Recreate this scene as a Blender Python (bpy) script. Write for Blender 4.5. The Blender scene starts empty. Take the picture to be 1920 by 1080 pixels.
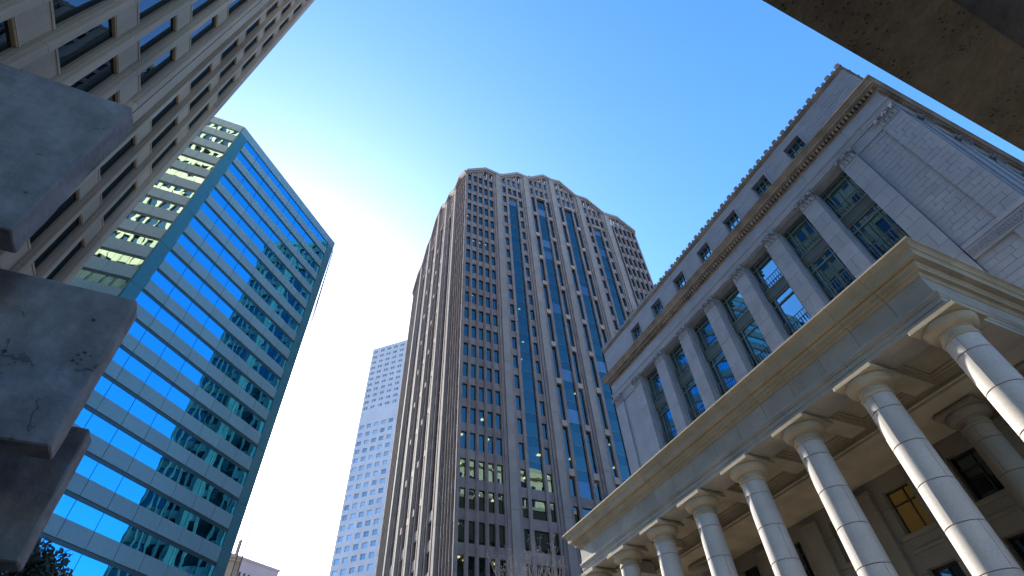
import bpy, bmesh, math, random
from mathutils import Vector, Matrix, noise
random.seed(7)
R = math.radians
sc = bpy.context.scene
COL = sc.collection

# ------------------------------------------------------------------ camera, sky, sun, exposure
FPX, EL, AZ, ROLL = 986.35, R(47.777), R(27.092), R(-3.997)
cf = Vector((math.sin(AZ)*math.cos(EL), math.cos(AZ)*math.cos(EL), math.sin(EL)))
cr = Vector((math.cos(AZ), -math.sin(AZ), 0)); cu = cr.cross(cf)
CR = cr*math.cos(ROLL)+cu*math.sin(ROLL); CU = -cr*math.sin(ROLL)+cu*math.cos(ROLL); CF = cf
cam = bpy.data.cameras.new('camera'); cam.sensor_width = 36; cam.lens = FPX/1920*36
cam.clip_start = .05; cam.clip_end = 5000
camo = bpy.data.objects.new('camera', cam); COL.objects.link(camo)
m = Matrix.Identity(4)
for i in range(3):
    m[i][0], m[i][1], m[i][2] = CR[i], CU[i], -CF[i]
camo.matrix_world = m
sc.camera = camo

SUN_AZ, SUN_EL = R(-7.5), R(30.0)          # azimuth from +Y towards +X
w = bpy.data.worlds.new('World'); sc.world = w; w.use_nodes = True
nt = w.node_tree; bg = nt.nodes['Background']
sky = nt.nodes.new('ShaderNodeTexSky'); sky.sky_type = 'NISHITA'; sky.sun_disc = False
sky.sun_elevation = SUN_EL; sky.sun_rotation = SUN_AZ
sky.air_density = 1.0; sky.dust_density = .9; sky.ozone_density = 3.0; sky.altitude = 20
hs = nt.nodes.new('ShaderNodeHueSaturation'); hs.inputs['Saturation'].default_value = 1.27; hs.inputs['Hue'].default_value = .505
nt.links.new(sky.outputs[0], hs.inputs['Color']); nt.links.new(hs.outputs[0], bg.inputs[0]); bg.inputs[1].default_value = 0.15
sd = bpy.data.lights.new('sun', 'SUN'); sd.energy = 3.4; sd.angle = R(0.55); sd.color = (1, .93, .82)
so = bpy.data.objects.new('sun', sd); COL.objects.link(so)
sdir = Vector((math.sin(SUN_AZ)*math.cos(SUN_EL), math.cos(SUN_AZ)*math.cos(SUN_EL), math.sin(SUN_EL)))
so.rotation_euler = sdir.to_track_quat('Z', 'Y').to_euler(); so.location = sdir*300
vs = sc.view_settings
vs.view_transform = 'Standard'; vs.look = 'None'; vs.gamma = 1; vs.use_curve_mapping = False; vs.exposure = 1.88
sc.cycles.max_bounces = 8; sc.cycles.transparent_max_bounces = 12

def proj(p):
    p = Vector(p); d = p.dot(CF)
    if d <= .05: return None
    return 960+FPX*p.dot(CR)/d, 540-FPX*p.dot(CU)/d, d
def ray(x, y):
    return (CF*FPX+CR*(x-960)-CU*(y-540)).normalized()
def shows(c, size):
    q = proj(c)
    if q is None: return -1.0
    a = size*FPX/q[2]
    if q[0] < -a or q[0] > 1920+a or q[1] < -a or q[1] > 1080+a: return 0.0
    return a
GZ = -1.6
UNIT = .70             # the tower and the glass building are drawn in units of .70 m

# ------------------------------------------------------------------ materials
MATS = {}
def nodes(name):
    mt = bpy.data.materials.new(name); mt.use_nodes = True; MATS[name] = mt
    return mt, mt.node_tree, mt.node_tree.nodes['Principled BSDF']
def stone(name, col, rough=.8, var=.12, scale=1.5, rnd=.12, bump=.3, fine=18, streak=0, tint=None, pits=0, pit_shade=0, cracks=False, spec=.3, gatev=.57):
    mt, t, b = nodes(name); L = t.links.new; N = t.nodes.new
    g = N('ShaderNodeNewGeometry'); oi = N('ShaderNodeObjectInfo')
    mp = N('ShaderNodeMapping'); L(g.outputs['Position'], mp.inputs[0])
    if streak: mp.inputs['Scale'].default_value = (1, 1, streak)
    n1 = N('ShaderNodeTexNoise'); n1.inputs['Scale'].default_value = scale; n1.inputs['Detail'].default_value = 6
    L(mp.outputs[0], n1.inputs['Vector'])
    n2 = N('ShaderNodeTexNoise'); n2.inputs['Scale'].default_value = fine; n2.inputs['Detail'].default_value = 4
    L(g.outputs['Position'], n2.inputs['Vector'])
    c2 = tint or tuple(max(0, c*(1-2.2*var)) for c in col)
    rp = N('ShaderNodeMapRange'); rp.inputs[1].default_value = .35; rp.inputs[2].default_value = .68
    L(n1.outputs[0], rp.inputs[0])
    mx = N('ShaderNodeMix'); mx.data_type = 'RGBA'; mx.inputs[6].default_value = (*col, 1); mx.inputs[7].default_value = (*c2, 1)
    L(rp.outputs[0], mx.inputs[0])
    # per piece and per grain brightness
    a = N('ShaderNodeMath'); a.operation = 'MULTIPLY_ADD'; a.inputs[1].default_value = 2*rnd; a.inputs[2].default_value = 1-rnd
    L(oi.outputs['Random'], a.inputs[0])
    f = N('ShaderNodeMath'); f.operation = 'MULTIPLY_ADD'; f.inputs[1].default_value = .35; f.inputs[2].default_value = .825
    L(n2.outputs[0], f.inputs[0])
    ml = N('ShaderNodeMath'); ml.operation = 'MULTIPLY'; L(a.outputs[0], ml.inputs[0]); L(f.outputs[0], ml.inputs[1])
    last = ml.outputs[0]
    h = n2.outputs[0]
    if pits:
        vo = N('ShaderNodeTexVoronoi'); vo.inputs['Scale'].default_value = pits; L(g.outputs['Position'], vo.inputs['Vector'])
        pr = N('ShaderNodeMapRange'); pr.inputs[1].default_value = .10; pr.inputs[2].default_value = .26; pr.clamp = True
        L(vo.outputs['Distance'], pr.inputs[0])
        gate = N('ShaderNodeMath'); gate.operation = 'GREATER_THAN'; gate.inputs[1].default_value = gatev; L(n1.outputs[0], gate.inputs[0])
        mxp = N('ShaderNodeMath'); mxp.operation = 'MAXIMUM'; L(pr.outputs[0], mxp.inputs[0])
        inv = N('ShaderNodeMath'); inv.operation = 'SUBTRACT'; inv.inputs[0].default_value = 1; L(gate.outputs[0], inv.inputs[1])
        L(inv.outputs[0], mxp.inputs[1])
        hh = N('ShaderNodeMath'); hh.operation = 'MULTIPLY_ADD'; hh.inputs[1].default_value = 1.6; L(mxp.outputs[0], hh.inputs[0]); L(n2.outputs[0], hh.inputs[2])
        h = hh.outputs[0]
        if pit_shade:      # shade inside the pits, put into the colour
            dr = N('ShaderNodeMapRange'); dr.inputs[3].default_value = 1-pit_shade; dr.inputs[4].default_value = 1; L(mxp.outputs[0], dr.inputs[0])
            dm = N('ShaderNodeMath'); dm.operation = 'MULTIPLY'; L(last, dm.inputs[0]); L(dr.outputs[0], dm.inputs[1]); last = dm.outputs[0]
        if cracks:    # hairline cracks and water stains
            dw = N('ShaderNodeTexNoise'); dw.inputs['Scale'].default_value = 3; dw.inputs['Detail'].default_value = 5; L(g.outputs['Position'], dw.inputs['Vector'])
            av = N('ShaderNodeMix'); av.data_type = 'RGBA'; av.inputs[0].default_value = .25; L(g.outputs['Position'], av.inputs[6]); L(dw.outputs['Color'], av.inputs[7])
            ve = N('ShaderNodeTexVoronoi'); ve.feature = 'DISTANCE_TO_EDGE'; ve.inputs['Scale'].default_value = 1.1; L(av.outputs[2], ve.inputs['Vector'])
            cm1 = N('ShaderNodeMapRange'); cm1.inputs[1].default_value = .0; cm1.inputs[2].default_value = .012; cm1.inputs[3].default_value = .45; cm1.inputs[4].default_value = 1; L(ve.outputs['Distance'], cm1.inputs[0])
            gt = N('ShaderNodeMath'); gt.operation = 'LESS_THAN'; gt.inputs[1].default_value = .56; L(n1.outputs[0], gt.inputs[0])
            mxc = N('ShaderNodeMath'); mxc.operation = 'MAXIMUM'; L(cm1.outputs[0], mxc.inputs[0]); L(gt.outputs[0], mxc.inputs[1])
            st = N('ShaderNodeMapping'); st.inputs['Scale'].default_value = (5, 5, .5); L(g.outputs['Position'], st.inputs[0])
            sn = N('ShaderNodeTexNoise'); sn.inputs['Scale'].default_value = 1.2; sn.inputs['Detail'].default_value = 5; L(st.outputs[0], sn.inputs['Vector'])
            sr = N('ShaderNodeMapRange'); sr.inputs[1].default_value = .3; sr.inputs[2].default_value = .7; sr.inputs[3].default_value = .86; sr.inputs[4].default_value = 1.12; L(sn.outputs[0], sr.inputs[0])
            k1 = N('ShaderNodeMath'); k1.operation = 'MULTIPLY'; L(last, k1.inputs[0]); L(mxc.outputs[0], k1.inputs[1])
            k2 = N('ShaderNodeMath'); k2.operation = 'MULTIPLY'; L(k1.outputs[0], k2.inputs[0]); L(sr.outputs[0], k2.inputs[1]); last = k2.outputs[0]
    sm = N('ShaderNodeMix'); sm.data_type = 'RGBA'; sm.blend_type = 'MULTIPLY'; sm.inputs[0].default_value = 1
    L(mx.outputs[2], sm.inputs[6]); L(last, sm.inputs[7]); L(sm.outputs[2], b.inputs['Base Color'])
    bp = N('ShaderNodeBump'); bp.inputs['Strength'].default_value = bump; bp.inputs['Distance'].default_value = .02
    L(h, bp.inputs['Height']); L(bp.outputs[0], b.inputs['Normal'])
    b.inputs['Roughness'].default_value = rough; b.inputs['Specular IOR Level'].default_value = spec
    return mt
def plain(name, col, rough=.5, metal=0, rnd=.05, emit=None, es=0):
    mt, t, b = nodes(name); L = t.links.new; N = t.nodes.new
    oi = N('ShaderNodeObjectInfo'); g = N('ShaderNodeNewGeometry')
    n = N('ShaderNodeTexNoise'); n.inputs['Scale'].default_value = 3; L(g.outputs['Position'], n.inputs['Vector'])
    a = N('ShaderNodeMath'); a.operation = 'MULTIPLY_ADD'; a.inputs[1].default_value = 2*rnd; a.inputs[2].default_value = 1-rnd
    L(oi.outputs['Random'], a.inputs[0])
    f = N('ShaderNodeMath'); f.operation = 'MULTIPLY_ADD'; f.inputs[1].default_value = .2; f.inputs[2].default_value = .9
    L(n.outputs[0], f.inputs[0])
    ml = N('ShaderNodeMath'); ml.operation = 'MULTIPLY'; L(a.outputs[0], ml.inputs[0]); L(f.outputs[0], ml.inputs[1])
    sm = N('ShaderNodeMix'); sm.data_type = 'RGBA'; sm.blend_type = 'MULTIPLY'; sm.inputs[0].default_value = 1
    sm.inputs[6].default_value = (*col, 1); L(ml.outputs[0], sm.inputs[7]); L(sm.outputs[2], b.inputs['Base Color'])
    b.inputs['Roughness'].default_value = rough; b.inputs['Metallic'].default_value = metal
    if emit:
        b.inputs['Emission Color'].default_value = (*emit, 1); b.inputs['Emission Strength'].default_value = es
    return mt
def glass(name, tint, inner, refl=.35, wave=.02, wscale=.8, see=False, rough=.0, edge=.75):
    """coated window glass: tinted mirror over a dark room (or over the real room behind it when see is set)"""
    mt, t, b = nodes(name); L = t.links.new; N = t.nodes.new
    t.nodes.remove(b); out = t.nodes['Material Output']
    g = N('ShaderNodeNewGeometry'); oi = N('ShaderNodeObjectInfo')
    ad = N('ShaderNodeVectorMath'); ad.operation = 'ADD'; L(g.outputs['Position'], ad.inputs[0])
    mu = N('ShaderNodeVectorMath'); mu.operation = 'SCALE'; mu.inputs[0].default_value = (37, 19, 53); L(oi.outputs['Random'], mu.inputs['Scale'])
    L(mu.outputs[0], ad.inputs[1])
    n = N('ShaderNodeTexNoise'); n.inputs['Scale'].default_value = wscale; n.inputs['Detail'].default_value = 1.5
    L(ad.outputs[0], n.inputs['Vector'])
    bp = N('ShaderNodeBump'); bp.inputs['Strength'].default_value = 1; bp.inputs['Distance'].default_value = wave; L(n.outputs[0], bp.inputs['Height'])
    gl = N('ShaderNodeBsdfGlossy'); gl.inputs['Color'].default_value = (*tint, 1); gl.inputs['Roughness'].default_value = rough
    L(bp.outputs[0], gl.inputs['Normal'])
    if see:
        df = N('ShaderNodeBsdfTransparent'); df.inputs[0].default_value = (*inner, 1)
    else:
        df = N('ShaderNodeBsdfDiffuse')
        v = N('ShaderNodeMix'); v.data_type = 'RGBA'; v.inputs[6].default_value = (*[c*.5 for c in inner], 1); v.inputs[7].default_value = (*[c*1.5 for c in inner], 1)
        L(oi.outputs['Random'], v.inputs[0]); L(v.outputs[2], df.inputs[0])
    lw = N('ShaderNodeLayerWeight'); lw.inputs['Blend'].default_value = .35
    mr = N('ShaderNodeMapRange'); mr.inputs[3].default_value = refl; mr.inputs[4].default_value = edge; L(lw.outputs['Facing'], mr.inputs[0])
    ms = N('ShaderNodeMixShader'); L(mr.outputs[0], ms.inputs[0]); L(df.outputs[0], ms.inputs[1]); L(gl.outputs[0], ms.inputs[2])
    L(ms.outputs[0], out.inputs['Surface'])
    return mt

stone('bank_granite', (.262, .285, .33), var=.10, scale=1.1, rnd=.06, bump=.25, tint=(.225, .245, .285))
stone('bank_cornice', (.27, .215, .17), var=.14, scale=1.2, rnd=.10, bump=.35, tint=(.15, .12, .095))
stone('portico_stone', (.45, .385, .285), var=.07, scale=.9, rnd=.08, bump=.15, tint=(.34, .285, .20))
stone('portico_face', (.41, .38, .33), var=.07, scale=.8, rnd=.08, bump=.15, tint=(.30, .28, .245))
stone('column_stone', (.49, .465, .44), var=.04, scale=1.1, rnd=.04, bump=.10, tint=(.42, .40, .375))
stone('joint_mortar', (.12, .115, .105), rnd=0)
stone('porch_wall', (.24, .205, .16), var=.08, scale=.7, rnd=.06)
stone('tower_granite', (.275, .225, .21), var=.08, scale=.9, rnd=.12, rough=.9, bump=.15, tint=(.21, .172, .162), spec=.12)
stone('tower_pier', (.33, .285, .255), var=.08, scale=.5, rnd=.06, rough=.9, bump=.12, tint=(.27, .235, .215), spec=.12)
stone('tower_pink', (.42, .33, .28), var=.08, scale=.5, rnd=.1, rough=.9, spec=.15)
stone('beige_concrete', (.44, .335, .225), var=.12, scale=.7, rnd=.08, bump=.4, streak=.15, tint=(.31, .235, .155))
stone('dark_concrete', (.255, .25, .25), var=.2, scale=1.9, rnd=.0, bump=.8, fine=11, pits=9, tint=(.135, .135, .138), pit_shade=.5, cracks=True, gatev=.63)
stone('canopy_concrete', (.30, .25, .17), var=.15, scale=2.6, rnd=0, bump=.8, fine=14, pits=24, tint=(.17, .14, .095), pit_shade=.4, gatev=.49)
stone('silver_panel', (.50, .49, .52), var=.05, scale=.2, rnd=.03, rough=.5, bump=.05)  # lavender-grey paled for distance haze, no real haze
stone('pink_wall', (.46, .38, .38), var=.06, scale=.1, rnd=.0, bump=.1)
stone('tan_wall', (.42, .34, .24), var=.1, scale=.1, rnd=.05, bump=.2)
stone('cream_wall', (.62, .55, .42), var=.06, scale=.1, rnd=.04, bump=.1)
stone('asphalt', (.055, .055, .058), rnd=0, bump=.4)
stone('paving', (.40, .34, .25), rnd=.06, bump=.3)
stone('bark', (.09, .07, .055), rnd=0, fine=30, bump=.6)
stone('pale_twig', (.42, .37, .34), rnd=0, fine=30, bump=.3)
plain('green_panel', (.175, .315, .36), rough=.28, rnd=.05)
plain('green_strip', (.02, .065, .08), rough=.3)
plain('green_corner', (.035, .175, .215), rough=.25, rnd=.04)
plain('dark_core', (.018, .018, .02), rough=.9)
plain('room_dark', (.05, .05, .052), rough=.9)
plain('room_ceiling', (.30, .29, .27), rough=.9)
plain('lamp_warm', (.8, .7, .5), emit=(1, .60, .20), es=7)
plain('window_metal', (.20, .24, .235), rough=.4, metal=.3)
plain('rail_metal', (.13, .145, .155), rough=.5, metal=.2)
plain('bronze_panel', (.10, .125, .115), rough=.5, metal=.2)
plain('black_frame', (.022, .02, .018), rough=.4)
plain('blind_cloth', (.42, .41, .39), rough=.9, rnd=.2)
plain('rope_grey', (.16, .16, .18), rough=.8)
plain('white_paint', (.78, .78, .76), rough=.6)
plain('amber_room', (.08, .055, .015), rough=.8, emit=(.8, .45, .08), es=.012)
glass('glass_green', (.06, .56, .88), (.004, .02, .03), refl=.86, wave=.013, wscale=.45, edge=.95)
glass('glass_green_side', (.55, .95, .88), (.006, .05, .05), refl=.8, wave=.016, wscale=.5, edge=.95)
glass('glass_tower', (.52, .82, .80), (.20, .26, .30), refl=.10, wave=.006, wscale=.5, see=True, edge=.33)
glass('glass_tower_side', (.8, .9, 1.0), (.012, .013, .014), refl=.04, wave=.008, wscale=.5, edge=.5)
glass('glass_blind', (.5, .8, 1.0), (.07, .10, .125), refl=.10, wave=.006, wscale=.5, edge=.33)
glass('glass_spandrel', (.45, .8, .82), (.008, .022, .035), refl=.08, wave=.006, wscale=.5, edge=.28)
glass('glass_bank', (.45, .85, 1.0), (.008, .020, .024), refl=.20, wave=.003, wscale=.5, edge=.9)
glass('glass_dark', (.7, .85, 1.0), (.006, .006, .007), refl=.06, wave=.004, wscale=.5, edge=.85)
glass('glass_beige', (.6, .85, 1.0), (.004, .004, .005), refl=.05, wave=.004, wscale=.4, edge=.28)
glass('glass_silver', (.55, .8, .95), (.27, .34, .41), refl=.14, wave=.02, wscale=.5, edge=.9)  # pale, low-contrast panes: distance haze put into the colour
def leafmat(name, col):
    mt, t, b = nodes(name); L = t.links.new; N = t.nodes.new
    oi = N('ShaderNodeNewGeometry'); v = N('ShaderNodeMix'); v.data_type = 'RGBA'
    v.inputs[6].default_value = (*[c*.55 for c in col], 1); v.inputs[7].default_value = (*[c*1.5 for c in col], 1)
    L(oi.outputs['Random Per Island'], v.inputs[0]); L(v.outputs[2], b.inputs['Base Color'])
    b.inputs['Roughness'].default_value = .5
leafmat('leaf_dark', (.018, .034, .014))

# ------------------------------------------------------------------ builders
WORLD = {}
def empty(name, loc, parent=None, label=None, cat=None, group=None):
    o = bpy.data.objects.new(name, None); COL.objects.link(o); o.empty_display_size = .5
    loc = Vector(loc); WORLD[o.name] = loc
    if parent is not None: o.parent = parent; o.location = loc-WORLD[parent.name]
    else: o.location = loc
    return tag(o, label, cat, group)
def tag(o, label=None, cat=None, group=None, kind=None):
    if label: o['label'] = label
    if cat: o['category'] = cat
    if group: o['group'] = group
    if kind: o['kind'] = kind
    return o
def put(name, me, parent, loc=(0, 0, 0), rz=0):
    """link a mesh object whose mesh is in coordinates relative to loc (world)"""
    o = bpy.data.objects.new(name, me); COL.objects.link(o)
    loc = Vector(loc); WORLD[o.name] = loc
    if parent is not None: o.parent = parent; o.location = loc-WORLD[parent.name]
    else: o.location = loc
    if rz: o.rotation_euler = (0, 0, rz)
    return o
def mesh(name, verts, faces, mat, smooth=False):
    me = bpy.data.meshes.new(name); me.from_pydata(verts, [], faces); me.update()
    me.materials.append(MATS[mat])
    if smooth:
        for p in me.polygons: p.use_smooth = True
    return me
CUBEF = [(0, 3, 2, 1), (4, 5, 6, 7), (0, 1, 5, 4), (1, 2, 6, 5), (2, 3, 7, 6), (3, 0, 4, 7)]
BOXC = {}
def box_mesh(d, mat, bev=0):
    k = (round(d[0], 3), round(d[1], 3), round(d[2], 3), mat, bev)
    if k in BOXC: return BOXC[k]
    x, y, z = d[0]/2, d[1]/2, d[2]/2
    vs_ = [(-x, -y, -z), (x, -y, -z), (x, y, -z), (-x, y, -z), (-x, -y, z), (x, -y, z), (x, y, z), (-x, y, z)]
    if bev:
        bm = bmesh.new(); v = [bm.verts.new(q) for q in vs_]
        for f in CUBEF: bm.faces.new([v[i] for i in f])
        bmesh.ops.bevel(bm, geom=list(bm.edges), offset=min(bev, min(d)*.3), segments=1, affect='EDGES')
        me = bpy.data.meshes.new('block'); bm.to_mesh(me); bm.free(); me.materials.append(MATS[mat])
    else:
        me = mesh('block', vs_, CUBEF, mat)
    BOXC[k] = me
    return me
def box(parent, name, c, d, mat, rz=0, bev=0):
    return put(name, box_mesh(d, mat, bev), parent, c, rz)
def span(parent, name, x0, x1, y0, y1, z0, z1, mat, bev=0):
    return box(parent, name, ((x0+x1)/2, (y0+y1)/2, (z0+z1)/2), (abs(x1-x0), abs(y1-y0), abs(z1-z0)), mat, 0, bev)
class Pool:
    """boxes of one part kind on one thing: the 300 that show largest become parts, the rest one joined part"""
    def __init__(s, parent, name, limit=300): s.p, s.n, s.l, s.items = parent, name, limit, []
    def add(s, c, d, mat, rz=0, bev=0, tilt=None): s.items.append((c, d, mat, rz, bev, tilt))
    def span(s, x0, x1, y0, y1, z0, z1, mat, bev=0):
        s.add(((x0+x1)/2, (y0+y1)/2, (z0+z1)/2), (abs(x1-x0), abs(y1-y0), abs(z1-z0)), mat, 0, bev)
    def build(s, rest=None):
        it = sorted(s.items, key=lambda q: -shows(q[0], max(q[1])*.7+min(q[1])*.3))
        for c, d, mat, rz, bev, tilt in it[:s.l]:
            o = box(s.p, s.n, c, d, mat, rz, bev)
            if tilt: o.rotation_euler = (tilt[0], tilt[1], rz)
        groups = {}
        for q in it[s.l:]: groups.setdefault(q[2], []).append(q)
        for mat, qs in groups.items():
            vs_, fs = [], []
            for c, d, _, rz, _, _ in qs:
                n = len(vs_); ca, sa = math.cos(rz), math.sin(rz); x, y, z = d[0]/2, d[1]/2, d[2]/2
                for a, b_, e in [(-x, -y, -z), (x, -y, -z), (x, y, -z), (-x, y, -z), (-x, -y, z), (x, -y, z), (x, y, z), (-x, y, z)]:
                    vs_.append((c[0]+a*ca-b_*sa-s.base()[0], c[1]+a*sa+b_*ca-s.base()[1], c[2]+e-s.base()[2]))
                fs += [tuple(i+n for i in f) for f in CUBEF]
            o = put(rest or s.n+'_group', mesh(s.n, vs_, fs, mat), s.p, s.base()); o['kind'] = 'stuff'
    def base(s): return WORLD[s.p.name]
def prism(parent, name, poly, z0, z1, mat, bev=0):
    """vertical prism over a plan polygon (world xy, counter-clockwise)"""
    n = len(poly); cx = sum(p[0] for p in poly)/n; cy = sum(p[1] for p in poly)/n
    vs_ = [(p[0]-cx, p[1]-cy, z0) for p in poly]+[(p[0]-cx, p[1]-cy, z1) for p in poly]
    fs = [tuple(range(n-1, -1, -1)), tuple(range(n, 2*n))]+[(i, (i+1) % n, n+(i+1) % n, n+i) for i in range(n)]
    return put(name, mesh(name, vs_, fs, mat), parent, (cx, cy, 0))
def tube_into(vs_, fs, a, b, ra, rb, n=6):
    ra, rb = max(ra, .017), max(rb, .014)
    a, b = Vector(a), Vector(b); d = (b-a).normalized(); ra, rb = max(ra, .011), max(rb, .010)
    u = d.orthogonal().normalized(); v = d.cross(u); k = len(vs_)
    for p, r_ in ((a, ra), (b, rb)):
        for i in range(n):
            t = 2*math.pi*i/n; vs_.append(tuple(p+u*(r_*math.cos(t))+v*(r_*math.sin(t))))
    for i in range(n): fs.append((k+i, k+(i+1) % n, k+n+(i+1) % n, k+n+i))
    fs.append(tuple(k+n-1-i for i in range(n))); fs.append(tuple(k+n+i for i in range(n)))
def lathe(prof, a0=0, a1=2*math.pi, n=40, closed=True):
    """surface of revolution about z; prof = [(r, z)...]"""
    full = abs(a1-a0-2*math.pi) < 1e-6; k = n if full else n+1; vs_, fs = [], []
    for i in range(k):
        t = a0+(a1-a0)*i/n
        for r_, z in prof: vs_.append((r_*math.cos(t), r_*math.sin(t), z))
    q = len(prof)
    for i in range(n):
        j = (i+1) % k
        for e in range(q-1):
            if prof[e] != prof[e+1]: fs.append((i*q+e, j*q+e, j*q+e+1, i*q+e+1))
    return vs_, fs

# ------------------------------------------------------------------ setting: ground, road, pavements
tag(span(None, 'ground', -1500, 1500, -1500, 1500, GZ-.6, GZ-.15, 'paving'), kind='structure')
tag(span(None, 'road', -4.5, 11.0, -300, 600, GZ-.149, GZ-.12, 'asphalt'), kind='structure')
tag(span(None, 'pavement', 11.0, 60, -300, 600, GZ-.148, GZ, 'paving'), kind='structure')
tag(span(None, 'pavement', -60, -4.5, -300, 600, GZ-.148, GZ, 'paving'), kind='structure')
for i in range(9):
    tag(span(None, 'lane_marking', 3.18, 3.32, 4+i*9, 7+i*9, GZ-.118, GZ-.114, 'white_paint'), kind='structure')

# ------------------------------------------------------------------ bank building with its portico
YS = [4.575+2.782*i for i in range(8)]
XA, YA0, YA1, XW = 15.48, 4.10, 24.52, 22.0
bank = empty('bank_building', (30, 14.31, GZ), label='pale granite classical bank building with a columned portico on the street side', cat='building')

def moulding(name, prof, x0, y0, y1, xback, mat, cuts, gap=.014, parent=bank, sidecuts=(), inner=None):
    """prof = outer outline [(p, z)...] bottom to top, swept along the south side, the street front and the north side, mitred at the
    corners and cut into stones"""
    inner = prof[0][0]-.9 if inner is None else inner
    pf = [(inner, prof[0][1])]+list(prof)+[(inner, prof[-1][1])]
    q = len(pf)
    def seg(sa, sb):
        # sa, sb: lists of (x, y) per profile point
        vs_ = [(*sa[i], pf[i][1]) for i in range(q)]+[(*sb[i], pf[i][1]) for i in range(q)]
        cx = sum(v[0] for v in vs_)/len(vs_); cy = sum(v[1] for v in vs_)/len(vs_)
        vs_ = [(v[0]-cx, v[1]-cy, v[2]) for v in vs_]
        fs = [tuple(range(q)), tuple(range(2*q-1, q-1, -1))]+[(i, q+i, q+(i+1) % q, (i+1) % q) for i in range(q)]
        me = mesh(name, vs_, fs, mat); put(name, me, parent, (cx, cy, 0))
    ks = [y0]+[c for c in cuts if y0+.3 < c < y1-.3]+[y1]
    for i in range(len(ks)-1):
        a, b = ks[i], ks[i+1]
        A = [(x0-p, y0-p if i == 0 else a+gap/2) for p, z in pf]
        B = [(x0-p, y1+p if i == len(ks)-2 else b-gap/2) for p, z in pf]
        seg(A, B)
    xs = [x0]+[c for c in sidecuts if x0+.3 < c < xback-.3]+[xback]
    for sgn, yy in ((-1, y0), (1, y1)):
        for i in range(len(xs)-1):
            A = [(x0-p+.004 if i == 0 else xs[i]+gap/2, yy+sgn*p) for p, z in pf]
            B = [(xs[i+1]-(gap/2 if i < len(xs)-2 else 0), yy+sgn*p) for p, z in pf]
            if sgn > 0: A, B = B, A
            seg(B, A) if False else seg(A, B)

half = [y+1.391 for y in YS]
fr = sorted([y-.695 for y in YS]+[y+.695 for y in YS])
moulding('architrave_stone', [(0, 9.86), (0, 10.02), (.018, 10.025), (.018, 10.18), (.05, 10.20), (.06, 10.25), (.092, 10.28), (.092, 10.345), (.03, 10.36), (.01, 10.432)],
         XA, YA0, YA1, XW-.1, 'portico_face', YS[1:-1], inner=-1.12, sidecuts=(17.4, 19.2, 20.6))
moulding('frieze_stone', [(0, 10.436), (0, 11.062)], XA, YA0, YA1, XW-.1, 'portico_face', fr, inner=-.9, sidecuts=(16.9, 18.3, 19.7, 21))
moulding('cornice_stone', [(.02, 11.066), (.035, 11.12), (.075, 11.17), (.08, 11.20), (.185, 11.205), (.19, 11.33), (.21, 11.345), (.245, 11.40), (.25, 11.455),
         (.405, 11.46), (.412, 11.44), (.425, 11.445), (.43, 11.63), (.445, 11.65), (.455, 11.69), (.49, 11.70), (.50, 11.76), (.55, 11.83), (.60, 11.865), (.63, 11.875), (.63, 11.935)],
         XA, YA0, YA1, XW-.1, 'portico_stone', fr, inner=-.9, sidecuts=(16.9, 18.3, 19.7, 21))
span(bank, 'portico_core', XA+.05, XW-.05, YA0+.05, YA1-.05, 10.62, 11.90, 'joint_mortar')
span(bank, 'portico_roof', XA-.35, XW-.05, YA0-.35, YA1+.35, 11.905, 11.96, 'portico_stone')

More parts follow.
